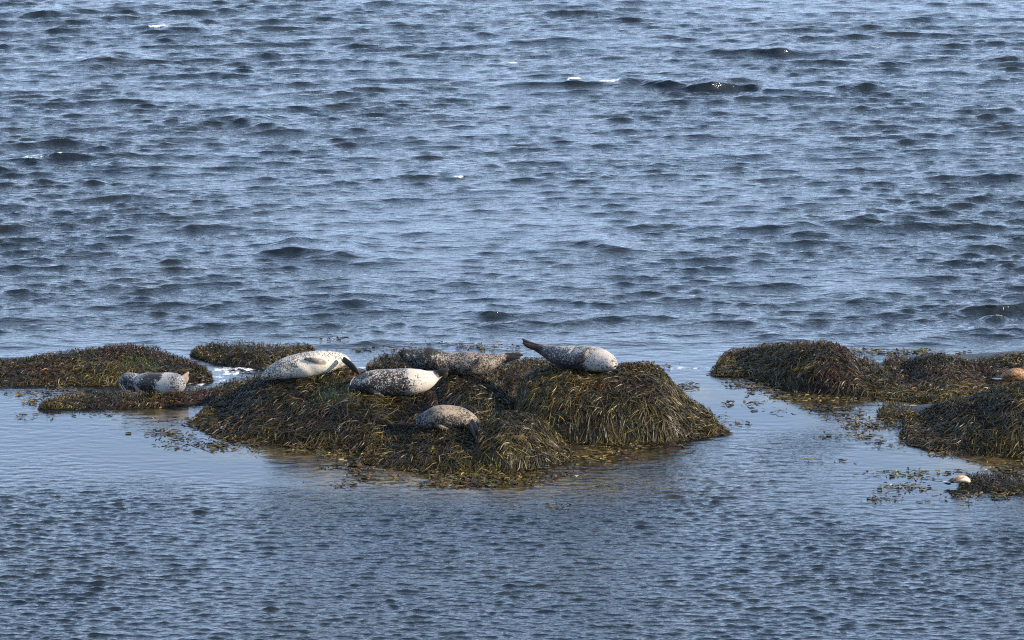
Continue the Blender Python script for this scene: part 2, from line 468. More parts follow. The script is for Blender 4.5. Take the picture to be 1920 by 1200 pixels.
def fronds(b, density, length, mood=(0, 0, 0), width=(0.0022, 0.0044), flow=1.0, steps=3, top=(0.4, 1.0)):
    area = (b.x1 - b.x0) * (np.mean(b.ycv - np.interp(b.cx, b.fx, b.fy)) + 0.55 * b.back + 0.5 * np.mean(b.zcv))
    n = int(area * density * 2.7)
    x = rng.uniform(b.x0, b.x1, n)
    t = rng.uniform(-0.02, 1.3, n)
    y = b.grid(x, t)
    keep = fbm(x * 3.3, y * 3.3, b.seed + 5, 2) + rng.random(n) * 0.55 > 0.52
    for (bx, by, rx, ry, bc) in BARE:
        if bc != GREEN: keep &= ((x - bx) / rx) ** 2 + ((y - by) / ry) ** 2 > rng.uniform(0.15, 1.5, n) * (0.4 + 1.2 * vnoise(x * 9, y * 9, 44))
    x, y, t = x[keep], y[keep], t[keep]
    n = len(x)
    alga = np.zeros(n, bool)
    for (bx, by, rx, ry, bc) in BARE:
        if bc == GREEN: alga |= ((x - bx) / rx) ** 2 + ((y - by) / ry) ** 2 + (vnoise(x * 7, y * 7, 45) - .5) * 1.4 < 1.1
    L = rng.uniform(length[0], length[1], n) * 0.6
    L = np.where(alga, 0.06, L)
    tuft = sstep(top[0], top[1], t)                       # short bushy weed on the top, long strands on the flanks
    L = L * (1 - 0.55 * tuft)
    e = 0.06
    swirl = (fbm(x * 1.6, y * 1.6, b.seed + 21, 2) - .5) * 5.0 + (vnoise(x * 6, y * 6, b.seed + 25) - .5) * 2.6 + rng.normal(0, 0.55, n)
    messy = rng.normal(0, 1, n) * 0.5 + (vnoise(x * 5, y * 5, b.seed + 26) - .5) * 1.7 + (fbm(x * 2, y * 2, b.seed + 27, 2) - .5) * 1.6
    P = np.zeros((n, steps + 1, 3)); W = np.zeros((n, steps + 1, 3))
    cx, cy = x.copy(), y.copy()
    hl = rng.uniform(0.0, 1.0, n) ** 1.5 * 0.075 * (1 + 0.5 * tuft)
    curl = rng.normal(0, 1.6, n) * (1 + 1.1 * tuft)
    roll = rng.normal(0, 0.75, n)
    wd = rng.uniform(width[0], width[1], n)
    pdx, pdy = None, None
    stray = np.where(rng.random(n) < 0.28, 0.35, 1.0)
    for k in range(steps + 1):
        z0 = b.H(cx, cy)
        gx = (b.H(cx + e, cy) - b.H(cx - e, cy)) / (2 * e)
        gy = (b.H(cx, cy + e) - b.H(cx, cy - e)) / (2 * e)
        g = np.hypot(gx, gy) + 1e-4
        steep = np.clip(g * 1.3, 0, 1) * flow * stray
        sx = -gx / g; sy = -gy / g
        sx, sy = (sx * np.cos(messy) - sy * np.sin(messy)) * steep, (sx * np.sin(messy) + sy * np.cos(messy)) * steep
        sx += np.cos(swirl - 1.57) * (1 - steep * 0.82); sy += np.sin(swirl - 1.57) * (1 - steep * 0.82)
        m = np.hypot(sx, sy) + 1e-6; sx /= m; sy /= m
        if pdx is not None:
            sx = 0.5 * pdx + 0.5 * sx; sy = 0.5 * pdy + 0.5 * sy
            m = np.hypot(sx, sy) + 1e-6; sx /= m; sy /= m
        ang = curl / steps
        sx, sy = sx * np.cos(ang) - sy * np.sin(ang), sx * np.sin(ang) + sy * np.cos(ang)
        pdx, pdy = sx, sy
        f = k / steps
        lift = 0.012 + hl * math.sin(0.35 + f * 2.3) + tuft * 0.016 * f * (0.3 + rng.random(n))
        z = np.maximum(z0 + lift, 0.004 + hl * 0.35)
        P[:, k] = np.stack([cx, cy, z], 1)
        nrm = np.stack([-gx, -gy, np.ones(n)], 1); nrm /= np.linalg.norm(nrm, axis=1)[:, None]
        d = np.stack([sx, sy, gx * sx + gy * sy], 1); d /= np.linalg.norm(d, axis=1)[:, None]
        sd = np.cross(d, nrm)
        rl = roll * (0.6 + 0.8 * f)
        taper = (0.65 + 0.7 * math.sin(f * 3.0)) * (1.0 if k < steps else 0.35)
        W[:, k] = (sd * np.cos(rl)[:, None] + nrm * np.sin(rl)[:, None]) * (wd * taper)[:, None]
        st = L / steps / np.sqrt(1 + (gx * sx + gy * sy) ** 2) * np.where(z0 < -0.02, 0.35, 1.0)
        wet = z0 < 0.0                                        # on the water the ends drift with the surface
        cx = cx + sx * st; cy = cy + sy * st
        swirl = swirl + rng.normal(0, 0.15, n) + wet * rng.normal(0, 0.5, n)
    col = frond_pigment(x, y, n, b.seed, mood)
    alga &= rng.random(n) < 0.7
    col[alga] = np.array((0.050, 0.070, 0.018)) * rng.uniform(0.4, 1.3, (alga.sum(), 1))
    ok = np.ones(n, bool)
    for (bx, by, rx, ry, bc) in BARE:
        if bc == PINK: ok &= ~((((P[:, :, 0] - bx) / rx) ** 2 + ((P[:, :, 1] - by) / ry) ** 2 < 0.8).any(1) & (rng.random(n) < 0.75))
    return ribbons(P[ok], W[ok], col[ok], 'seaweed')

ALL_BV, ALL_BF = [], []
def add_boulder(name, label, cat, b, density=900, length=(0.3, 0.7), mood=(0, 0, 0), group=None, **kw):
    me, v = boulder_mesh(b)
    off = sum(len(a) for a in ALL_BV)
    fq = np.zeros(len(me.polygons) * 4, np.int32); me.loops.foreach_get('vertex_index', fq)
    ALL_BV.append(v); ALL_BF.append(fq.reshape(-1, 4) + off)
    col = np.tile((0.010, 0.008, 0.005), (len(v), 1)).astype(float)  # near-black stone stands for the deep shade between fronds
    for (bx, by, rx, ry, c) in BARE:
        d = ((v[:, 0] - bx) / rx) ** 2 + ((v[:, 1] - by) / ry) ** 2 + (vnoise(v[:, 0] * 8, v[:, 1] * 8, 45) - .5) * 1.2
        m = (1 - sstep(0.8, 1.4, d))[:, None]
        col = col * (1 - m) + np.array(c) * m
    c_attr(me, 'pigment', col)
    o = link(name, me, ROCK)
    tag(o, label, cat, group)
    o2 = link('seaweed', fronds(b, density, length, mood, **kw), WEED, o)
    o2['kind'] = 'stuff'
    return o

GRP = 'seaweed covered boulders at the tide line'
B = {}
B['back_left'] = Boulder([(-60, 700), (0, 690), (43, 680), (100, 668), (150, 661), (200, 655), (240, 652), (290, 660), (330, 676), (370, 693), (404, 712)],
    [(-60, 725), (43, 723), (100, 721), (200, 723), (260, 720), (300, 722), (350, 722), (404, 714)], 1.25, seed=2, open_l=True)
B['ledge'] = Boulder([(84, 764), (150, 755), (215, 743), (290, 740), (350, 738), (390, 736), (418, 743)],
    [(84, 767), (150, 767), (215, 767), (300, 765), (380, 756), (418, 747)], 0.55, seed=3, bump=0.03)
B['back_ledge'] = Boulder([(362, 664), (395, 659), (425, 649), (460, 645), (500, 649), (530, 652), (575, 658), (592, 661)],
    [(362, 668), (400, 680), (440, 688), (500, 690), (560, 678), (592, 666)], 0.8, seed=4, bump=0.04)
B['main'] = Boulder([(378, 792), (400, 770), (430, 748), (470, 720), (492, 707), (560, 703), (620, 697), (660, 694), (690, 705), (740, 722), (800, 735), (835, 752)],
    [(378, 798), (400, 812), (430, 822), (520, 832), (620, 842), (700, 850), (780, 850), (835, 840)], 2.3, back=1.0, p=1.7, q=1.35, seed=5)
B['middle'] = Boulder([(790, 760), (812, 724), (845, 702), (890, 699), (925, 706), (948, 735), (968, 790)],
    [(790, 810), (830, 826), (900, 826), (968, 818)], 2.1, back=1.1, p=1.8, q=1.5, seed=6)
B['saddle'] = Boulder([(880, 705), (910, 690), (950, 681), (985, 679), (1040, 678), (1075, 688), (1095, 705)],
    [(880, 760), (950, 764), (1020, 764), (1095, 752)], 1.7, back=0.8, p=1.6, q=1.3, seed=16)
B['right'] = Boulder([(958, 770), (972, 735), (990, 712), (1020, 697), (1060, 691), (1110, 690), (1160, 689), (1215, 690), (1240, 702), (1270, 735), (1300, 762), (1325, 788), (1344, 808)],
    [(958, 812), (1000, 826), (1060, 831), (1150, 833), (1250, 831), (1300, 822), (1344, 814)], 1.5, back=1.1, p=2.4, q=1.8, seed=7)
B['front_low'] = Boulder([(682, 860), (720, 836), (760, 820), (800, 812), (850, 810), (900, 812), (930, 826), (965, 860)],
    [(682, 868), (760, 880), (850, 888), (920, 888), (965, 884)], 1.3, back=0.9, p=2.0, q=1.5, seed=8)
B['front_hump'] = Boulder([(884, 846), (898, 808), (915, 790), (945, 782), (985, 784), (1020, 796), (1048, 825), (1070, 858)],
    [(884, 884), (950, 887), (1000, 881), (1040, 872), (1070, 863)], 1.1, back=0.9, p=2.2, q=1.8, seed=9)
B['right_back'] = Boulder([(1340, 700), (1360, 692), (1385, 677), (1420, 658), (1460, 651), (1500, 650), (1550, 648), (1578, 656), (1600, 678), (1640, 698), (1668, 722)],
    [(1340, 704), (1400, 706), (1430, 716), (1500, 736), (1560, 743), (1620, 746), (1668, 740)], 1.4, seed=10)
B['ridge'] = Boulder([(1622, 738), (1650, 716), (1700, 694), (1735, 676), (1765, 675), (1800, 684), (1830, 688), (1855, 684), (1900, 676), (1940, 670), (2010, 675)],
    [(1622, 743), (1700, 751), (1780, 757), (1850, 752), (2010, 742)], 2.0, p=1.7, q=1.3, seed=11, open_r=True)
B['far_right'] = Boulder([(1682, 820), (1700, 803), (1725, 788), (1760, 771), (1800, 758), (1830, 752), (1870, 738), (1900, 726), (1960, 712), (2010, 716)],
    [(1682, 824), (1740, 840), (1800, 848), (1900, 856), (2010, 856)], 1.8, p=1.9, q=1.5, seed=12, open_r=True)
def g_at(px, py): return ground(px, py)

# bare stone or green algae showing between the weed: (x, y, rx, ry, pigment), placed on the boulder tops
def surf(px, py, b):
    d = ray(px, py); best = None
    for yy in np.arange(b.fy.min() - 0.2, b.ycv.max() + 0.5, 0.02):
        t = yy / d[1]
        if b.H(np.array([d[0] * t]), np.array([yy]))[0] >= CAM_H + d[2] * t: return d[0] * t, yy
    return d[0] * t, yy
for (px, py, rx, ry, c, k) in [(628, 738, .34, .40, GREEN, 'main'), (258, 680, .22, .14, GREEN, 'back_left'), (282, 690, .14, .2, GREEN, 'back_left'), (238, 690, .10, .16, GREEN, 'back_left'),
        (1012, 703, .28, .3, (0.045, 0.045, 0.018), 'saddle'), (1155, 803, .075, .06, PINK, 'right')]:
    x, y = surf(px, py, B[k]); BARE.append((x, y, rx, ry, c))

add_boulder('boulder', 'low weed covered rock behind the seal at the far left, with a green algae patch', 'rock', B['back_left'], 1150, (0.15, 0.4), (0, 0.02, 0.05), GRP, flow=0.8)
add_boulder('rock_ledge', 'flat weedy ledge barely above the water, carrying the leftmost seal', 'rock', B['ledge'], 1300, (0.12, 0.3), (0, 0, 0.1), GRP, flow=0.7)
add_boulder('rock_ledge', 'small brown weedy rock in the water behind the white seal', 'rock', B['back_ledge'], 1300, (0.12, 0.3), (0.02, 0.08, 0.05), GRP, flow=0.7)
add_boulder('boulder', 'broad dark weed covered boulder under the white seal and the black spotted seal', 'rock', B['main'], 1250, (0.3, 0.7), (-0.03, -0.02, 0), GRP)
add_boulder('boulder', 'weed covered boulder in the middle, beneath the long brown speckled seal', 'rock', B['middle'], 1150, (0.3, 0.7), (0.0, 0.0, 0), GRP)
add_boulder('boulder', 'low weedy shelf behind, joining the middle boulder to the tall rounded one', 'rock', B['saddle'], 1000, (0.2, 0.4), (-0.05, 0, 0), GRP)
add_boulder('boulder', 'tall rounded boulder hung with long olive weed under the seal with its tail raised', 'rock', B['right'], 1500, (0.35, 0.75), (0.08, 0.03, -0.05), GRP)
add_boulder('boulder', 'low front boulder of tangled weed that carries the small brown seal', 'rock', B['front_low'], 1300, (0.3, 0.6), (0.02, 0.03, 0), GRP)
add_boulder('boulder', 'rounded hump of grey green weed right of the small brown seal', 'rock', B['front_hump'], 1400, (0.35, 0.65), (0.03, -0.03, 0), GRP)
add_boulder('boulder', 'weedy mound right of the open channel, farthest back on the right', 'rock', B['right_back'], 1200, (0.25, 0.6), (0.03, 0.04, 0.03), GRP)
add_boulder('boulder', 'long low weedy ridge on the right carrying the brown duck', 'rock', B['ridge'], 1150, (0.25, 0.55), (0.02, 0.04, 0.03), GRP)
add_boulder('boulder', 'big dark weed covered boulder cut off by the right edge with two white shells', 'rock', B['far_right'], 1300, (0.35, 0.75), (-0.05, 0.05, -0.03), GRP)
CL = 'weed clumps poking out of the water'
clumps = [
    ('tiny dark weed clump beside the right foot of the tall rounded boulder', [(1288, 774), (1302, 764), (1318, 764), (1334, 778)], [(1288, 778), (1310, 783), (1334, 781)], .3, (0, 0, 0)),
    ('rust brown weed clump right behind the mound by the channel', [(1592, 684), (1605, 675), (1622, 675), (1644, 688)], [(1592, 688), (1615, 692), (1644, 691)], .4, (0, .1, .3)),
    ('reddish weed clump in front of the sea between two right hand mounds', [(1652, 684), (1668, 674), (1690, 674), (1706, 684)], [(1652, 687), (1680, 690), (1706, 687)], .4, (0, .12, .25)),
    ('purple brown weed clump standing alone before the big right hand boulder', [(1640, 775), (1660, 764), (1682, 765), (1710, 778)], [(1640, 780), (1670, 785), (1710, 781)], .5, (0, .02, .12)),
    ('dark weed clump under the pale duck at the lower right', [(1790, 916), (1815, 908), (1845, 903), (1875, 905), (1915, 908), (1990, 911)], [(1790, 918), (1830, 921), (1910, 924), (1990, 924)], .55, (0, .05, .05)),
    ('red brown weed clump between the leftmost seal and the broad dark boulder', [(396, 738), (425, 722), (455, 712), (485, 712), (505, 720)], [(396, 742), (440, 740), (480, 730), (505, 726)], .5, (0, 0, .25)),
    ('low dark weed clump at the nose of the long speckled seal', [(690, 690), (715, 676), (745, 668), (775, 672), (790, 690)], [(690, 694), (720, 696), (790, 698)], .6, (0, .02, .05)),
    ('dark red weed tuft on the water behind the tall rounded boulder', [(1180, 692), (1200, 688), (1225, 690), (1240, 700)], [(1180, 697), (1210, 703), (1240, 704)], .4, (-.1, -.1, .25)),
]
for i, (lab, cr, fr, dp, mood) in enumerate(clumps):
    add_boulder('weed_clump', lab, 'weed clump', Boulder(cr, fr, dp, seed=30 + i, bump=0.03), 1500, (0.08, 0.26), mood, CL, flow=0.6)

BV = BVHTree.FromPolygons([tuple(v) for v in np.concatenate(ALL_BV)], [tuple(int(i) for i in f) for f in np.concatenate(ALL_BF)])
def hit(px, py):
    d = Vector(ray(px, py)).normalized()
    p, nrm, i, dist = BV.ray_cast(Vector((0, 0, CAM_H)), d)
    if p is None:
        g = ground(px, py); return Vector((g[0], g[1], 0))
    return p

# ------------------------------------------------------------------ floating weed scraps
def floating():
    pat = [(70, 733, 70, 7, 1), (140, 738, 90, 6, .9), (110, 752, 70, 6, .9), (60, 780, 40, 4, .5), (170, 776, 60, 4, .35), (300, 790, 90, 6, .6), (290, 812, 55, 5, 1), (350, 822, 50, 5, .9),
        (365, 838, 55, 5, 1.3), (800, 902, 160, 10, .6), (1150, 845, 120, 8, .4), (420, 800, 40, 14, .5), (440, 832, 70, 6, 1), (560, 845, 110, 6, 1.2), (640, 856, 60, 6, 1.1), (670, 880, 90, 10, .8), (760, 893, 110, 11, 1.3), (860, 905, 110, 10, 1.4),
        (720, 912, 90, 7, .7), (960, 900, 100, 12, 1.0), (1070, 880, 60, 12, .9), (1130, 858, 70, 8, .8), (1110, 840, 90, 5, .7), (1230, 836, 60, 4, .8), (1000, 947, 70, 5, .5), (1040, 950, 26, 4, .8), (1140, 912, 40, 4, .5),
        (640, 908, 8, 4, 1.2), (410, 735, 50, 8, .6), (340, 745, 60, 6, .5), (330, 705, 60, 5, .5), (640, 638, 38, 3, .9), (740, 655, 110, 4, .7), (880, 650, 50, 4, .9), (960, 655, 60, 4, .5), (820, 645, 40, 2, .5),
        (1290, 692, 55, 6, 1.3), (1330, 700, 40, 5, 1), (1270, 722, 45, 6, 1), (1320, 728, 60, 5, .5), (1260, 740, 40, 4, .7), (1400, 722, 60, 8, 1), (1370, 730, 70, 5, .6), (1440, 732, 60, 6, .9), (1490, 745, 50, 6, 1.5), (1400, 757, 60, 3, .6),
        (1450, 772, 50, 3, .3), (1560, 766, 60, 5, 1.2), (1610, 778, 60, 4, .8), (1610, 787, 60, 3, .8), (1560, 752, 60, 5, 1), (1660, 750, 60, 9, 1.2), (1740, 758, 80, 7, 1.3), (1640, 798, 55, 8, 1), (1690, 790, 40, 10, .8), (1610, 818, 70, 4, .8),
        (1690, 828, 60, 6, .9), (1720, 838, 70, 5, .9), (1800, 850, 80, 6, 1.2), (1880, 862, 60, 8, 1), (1360, 795, 50, 4, .5), (1310, 800, 40, 5, .5), (1340, 780, 40, 4, .4), (1380, 770, 40, 3, .3),
        (1650, 889, 35, 5, 1.7), (1710, 888, 30, 4, 1.2), (1790, 885, 60, 3, .9), (1870, 885, 50, 9, .9), (1635, 908, 30, 4, .7), (1670, 915, 65, 5, 1.1), (1740, 898, 30, 4, .5), (1840, 928, 60, 8, 1.3), (1890, 930, 40, 10, 1.0), (1665, 938, 30, 4, .7),
        (1780, 942, 40, 4, 1.1), (1730, 930, 90, 12, .12), (1630, 930, 30, 5, .25), (1545, 865, 50, 3, .5), (1640, 660, 90, 5, 1.2), (1750, 660, 70, 4, .8), (1840, 666, 70, 4, .7), (1240, 690, 30, 4, .9), (1560, 659, 40, 4, .6),
        (1740, 770, 60, 3, .6), (1920, 890, 60, 14, .8), (1960, 870, 60, 10, 1)]
    A = []
    for (px, py, rx, ry, dn) in pat:
        b = blob(px, py, rx, ry)
        n = int(b[2] * b[3] * 3.14 * 430 * dn)
        r = np.sqrt(rng.random(n)) * 1.15; th = rng.uniform(0, 6.283, n)
        r = r * (0.6 + 0.8 * vnoise(np.cos(th) * 2 + px, np.sin(th) * 2 + py, 3))
        x, y = b[0] + b[2] * r * np.cos(th), b[1] + b[3] * r * np.sin(th)
        m = fbm(x * 2.0, y * 1.3, 90, 2) + rng.random(n) * 0.3 > 0.55
        A.append(np.stack([x[m], y[m]], 1))
    A = np.concatenate(A); x, y = A[:, 0], A[:, 1]
    n = len(x)
    z0 = np.full_like(x, 0.03)
    dx, dy, dz, *_ = water_move(x, y, z0, z0 * 1.2)
    x = x + dx; y = y + dy
    k = 3
    P = np.zeros((n, k, 3)); W = np.zeros((n, k, 3))
    ang = rng.normal(0, 0.9, n) + np.where(rng.random(n) < .5, 0, math.pi)
    st = rng.uniform(0.02, 0.06, n); wd = rng.uniform(0.004, 0.011, n)
    up = rng.random(n) ** 3 * 0.045
    cx, cy = x, y
    roll = rng.normal(0, 0.5, n)
    for j in range(k):
        P[:, j] = np.stack([cx, cy, dz + 0.010 + up * math.sin(0.3 + j) + rng.random(n) * 0.004], 1)
        W[:, j] = np.stack([-np.sin(ang) * np.cos(roll), np.cos(ang) * np.cos(roll), np.sin(roll)], 1) * (wd * (1, 1.3, 1.2, .4)[j])[:, None]
        cx = cx + np.cos(ang) * st; cy = cy + np.sin(ang) * st; ang = ang + rng.normal(0, 0.5, n)
    col = frond_pigment(x, y, n, 77, (0.12, 0.05, 0.03)) * 1.15
    tag(link('floating_seaweed', ribbons(P, W, col, 'floating_seaweed'), WEED), kind='stuff', label='loose scraps and mats of brown weed floating round the rocks')
floating()

# ------------------------------------------------------------------ animals: lofts fused into one skin
def spline(pts, n):
    pts = np.array(pts, float)
    d = np.concatenate([[0], np.cumsum(np.linalg.norm(np.diff(pts[:, :3], axis=0), axis=1))])
    u = np.linspace(0, d[-1], n)
    m = np.gradient(pts, d, axis=0)
    i = np.clip(np.searchsorted(d, u, 'right') - 1, 0, len(d) - 2)
    h = (d[i + 1] - d[i]); t = ((u - d[i]) / h)[:, None]; h = h[:, None]
    return (2*t**3-3*t**2+1)*pts[i] + (t**3-2*t**2+t)*h*m[i] + (-2*t**3+3*t**2)*pts[i+1] + (t**3-t**2)*h*m[i+1]
def loft(spine, n=44, seg=24, wide=1.0, tall=1.0, side=None):
    """spine rows: x y z r [w t]; returns verts, faces of a closed tube with elliptical rings"""
    s = spline(spine, n)
    T = np.gradient(s[:, :3], axis=0); T /= np.linalg.norm(T, axis=1)[:, None] + 1e-9
    ref = np.array((0, 0, 1.0)) if side is None else np.array(side, float)
    A = np.cross(T, ref); A /= np.linalg.norm(A, axis=1)[:, None] + 1e-9
    U = np.cross(A, T)
    r = np.maximum(s[:, 3], 0.004)
    ww = s[:, 4] if s.shape[1] > 4 else np.full(n, wide)
    tt = s[:, 5] if s.shape[1] > 5 else np.full(n, tall)
    th = np.linspace(0, 2 * math.pi, seg, endpoint=False)
    V = s[:, None, :3] + A[:, None] * (r * ww)[:, None, None] * np.cos(th)[None, :, None] + U[:, None] * (r * tt)[:, None, None] * np.sin(th)[None, :, None]
    verts = [tuple(v) for v in V.reshape(-1, 3)]
    faces = [(i * seg + j, i * seg + (j + 1) % seg, (i + 1) * seg + (j + 1) % seg, (i + 1) * seg + j) for i in range(n - 1) for j in range(seg)]
    faces.append(tuple(range(seg))[::-1]); faces.append(tuple((n - 1) * seg + j for j in range(seg)))
    return verts, faces
def fuse(name, shells, voxel=0.011, smooth=4):
    V, F = [], []
    for v, f in shells:
        o = len(V); V += v; F += [tuple(i + o for i in q) for q in f]
    me = bpy.data.meshes.new(name + '_raw'); me.from_pydata(V, [], F); me.update()
    tmp = bpy.data.objects.new(name + '_raw', me); COL.objects.link(tmp)
    m = tmp.modifiers.new('remesh', 'REMESH'); m.mode = 'VOXEL'; m.voxel_size = voxel; m.use_smooth_shade = True
    s = tmp.modifiers.new('smooth', 'SMOOTH'); s.factor = 0.5; s.iterations = smooth
    dg = bpy.context.evaluated_depsgraph_get(); dg.update()
    out = bpy.data.meshes.new_from_object(tmp.evaluated_get(dg))
    bpy.data.objects.remove(tmp); bpy.data.meshes.remove(me)
    out.name = name
    return out
def coords(me):
    v = np.zeros(len(me.vertices) * 3, np.float32); me.vertices.foreach_get('co', v); return v.reshape(-1, 3).astype(float)
def near_param(v, line):
    """parameter 0..1 along a polyline and distance to it, for every vertex"""
    s = spline(line, 60)[:, :3]
    d = np.linalg.norm(v[:, None, :] - s[None], axis=2)
    i = d.argmin(1)
    return i / 59.0, d.min(1)

def seal(label, contact, spine, hind, fore, mat, tone, face=None, fold=None, cool_shade=None):
    """spine rows: px, py, radius px, metres nearer (-) or farther (+) than the middle"""
    c = hit(*contact)
    rmax = max(s[2] for s in spine) / ppm(c.y)
    yb = c.y + rmax * 0.25
    k = 1.0 / ppm(yb)
    conv = lambda rows: [tuple(at_depth(r[0], r[1], yb + r[3])) + (r[2] * k,) for r in rows]
    sp = conv(spine)
    shells = [loft(sp, 52, 28, 1.04, 0.98)]
    blades = []
    for ib, rows in enumerate(hind + fore):
        f = 0.80 if ib < len(hind) else 0.62
        bl = [q[:3] + (q[3] * f,) for q in conv(rows)]
        blades.append(bl)
        shells.append(loft([b + (0.42, 1.0) if len(b) == 4 else b for b in bl], 26, 14, side=rows_side.get(id(rows))))
    me = fuse('seal', shells)
    v = coords(me)
    u, d = near_param(v, sp)
    fl = np.zeros(len(v))
    for b in blades:
        t, db = near_param(v, b)
        rb = np.interp(t, np.linspace(0, 1, len(b)), [q[3] for q in b])
        ru = np.interp(u, np.linspace(0, 1, len(sp)), [q[3] for q in sp])
        fl = np.maximum(fl, (1.0 if b in blades[:len(hind)] else 0.7) * (1 - sstep(0.9, 1.25, db / np.maximum(rb, .012))) * sstep(0.93, 1.10, d / np.maximum(ru, 0.02) ))
    hb = np.array(sp)[:, 2]
    top = (v[:, 2] - np.interp(u, np.linspace(0, 1, len(sp)), hb)) / rmax       # -1 under the body, 1 on its back
    if fold is not None:                                                        # a crease of skin round the neck
        m = np.exp(-((u - fold) / 0.018) ** 2)[:, None]
        ctr = spline(sp, 60)[(u * 59).round().astype(int)][:, :3]
        v = v - (v - ctr) * m * 0.06
        me.vertices.foreach_set('co', v.astype(np.float32).ravel())
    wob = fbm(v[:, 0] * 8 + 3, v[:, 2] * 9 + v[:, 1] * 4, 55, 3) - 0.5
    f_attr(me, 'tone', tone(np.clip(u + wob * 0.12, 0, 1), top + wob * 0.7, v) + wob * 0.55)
    ctr = spline(sp, 60)[(u * 59).round().astype(int)][:, :3]
    v = v + (v - ctr) * ((fbm(v[:, 0] * 5 + v[:, 1] * 3, v[:, 2] * 6, 66, 2) - 0.5) * 0.16)[:, None]
    f_attr(me, 'cool_shade', np.clip(cool_shade(u, top), 0, 1) if cool_shade else np.zeros(len(v)))  # bluish shade painted into the coat where the body is out of the sun
    f_attr(me, 'flipper', np.clip(fl, 0, 1))
    base = Vector((c.x, yb, c.z))
    v = v - np.array(base); me.vertices.foreach_set('co', v.astype(np.float32).ravel())
    me.update()
    o = link('seal', me, mat); o.location = base
    tag(o, label, 'seal', 'harbour seals hauled out on the weedy rocks')
    if face:
        for (nm, px, py, rr, dy) in face:
            p = at_depth(px, py, yb + dy) - base
            part = link(nm, ball_mesh(nm, rr * k), BLACK, o); part.location = p
            part.rotation_euler = (0.3, 0.2, 0.4)
    return o, yb, base
rows_side = {}
def ball_mesh(name, r, sx=1.0, sy=0.7, sz=0.75):
    V, F = loft([(-r * sx, 0, 0, r * .15), (-r * .7 * sx, 0, 0, r * .72), (0, 0, 0, r), (r * .7 * sx, 0, 0, r * .72), (r * sx, 0, 0, r * .15)], 12, 12, sy, sz)
    me = bpy.data.meshes.new(name); me.from_pydata(V, [], F)
    me.polygons.foreach_set('use_smooth', [True] * len(me.polygons)); me.update()
    return me
def whiskers(o, yb, base, lines):
    k = 1.0 / ppm(yb)
    for ln in lines:
        v, f = loft([tuple(at_depth(px, py, yb + dy) - base) + (w * k,) for (px, py, dy, w) in ln], 10, 6)
        me = bpy.data.meshes.new('whisker'); me.from_pydata(v, [], f); me.update()
        link('whisker', me, WHISK, o)
WHISK = plain_material('pale_whisker', (0.55, 0.48, 0.40), 0.4)

M_white = seal_material('coat_white', (0.60, 0.53, 0.43), (0.06, 0.052, 0.046), 58, .13)
M_black = seal_material('coat_black_spotted', (0.44, 0.395, 0.335), (0.009, 0.0085, 0.0085), 60, .10)
M_grey = seal_material('coat_grey', (0.37, 0.34, 0.30), (0.018, 0.016, 0.0155), 62, .11)
M_tan = seal_material('coat_tan_speckled', (0.26, 0.195, 0.13), (0.010, 0.008, 0.007), 60, .09, (0.013, 0.008, 0.006))
M_brown = seal_material('coat_brown', (0.25, 0.195, 0.14), (0.012, 0.010, 0.008), 64, .10, (0.016, 0.009, 0.006))
M_left = seal_material('coat_dark_blotched', (0.36, 0.335, 0.30), (0.011, 0.011, 0.0115), 50, .09, (0.19, 0.145, 0.11))

# the white seal on the left of the rock, lying on its side
seal('white seal with fine grey flecks lying on its side, leftmost on the big rocks', (575, 718),
    [(490, 711, 3, .05), (496, 707, 8, .04), (508, 700, 13, .02), (525, 694, 18, 0), (550, 688, 22.5, 0), (580, 684, 24, 0), (610, 679, 22, 0), (630, 676, 17, .02), (645, 677, 12, .04), (654, 681, 7, .06)],
    [[(643, 673, 8, -.14), (653, 681, 9, -.22), (663, 690, 8, -.27), (673, 700, 4, -.30)]],
    [[(608, 680, 8, -.15), (597, 677, 8, -.19), (582, 674, 7, -.19), (570, 673, 3, -.17)]],
    M_white, lambda u, t, v: 0.46 + 0.6 * np.exp(-((u - 0.64) / 0.22) ** 2) * (1 - np.clip(t, 0, 1)) - 0.15 * sstep(0.3, 0.0, u))

# the dark spotted seal in front of it, head low on the left
o, yb, base = seal('black and white spotted seal in the middle, pale rump, head hidden low at the left', (720, 747),
    [(645, 732, 3.5, -.02), (650, 731, 8, -.02), (660, 729, 12, 0), (675, 724, 18, 0), (695, 719, 24, 0), (720, 718, 26, 0), (748, 717, 26, 0), (775, 716, 25.5, 0), (796, 713, 21, .02), (812, 707, 13, .05), (823, 702, 7, .06)],
    [[(812, 704, 9, .05), (824, 700, 9, .02), (834, 696, 7.5, 0), (842, 691, 3, 0)], [(812, 708, 9, .10), (824, 705, 8, .09), (834, 703, 6.5, .08), (840, 699, 3, .08)]],
    [[(690, 730, 7, -.16), (700, 736, 7, -.19), (712, 741, 5, -.18), (720, 743, 2.5, -.17)]],
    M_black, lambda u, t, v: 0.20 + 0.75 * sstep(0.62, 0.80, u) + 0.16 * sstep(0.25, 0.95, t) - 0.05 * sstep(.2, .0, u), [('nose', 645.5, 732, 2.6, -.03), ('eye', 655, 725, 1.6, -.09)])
whiskers(o, yb, base, [[(656, 722, -.09, .55), (658, 716, -.10, .6), (661, 711, -.10, .55), (666, 706, -.10, .3)], [(651, 738, -.05, .5), (658, 744, -.08, .5), (664, 747, -.09, .3)], [(652, 736, -.06, .5), (660, 741, -.09, .5), (668, 743, -.1, .3)]])

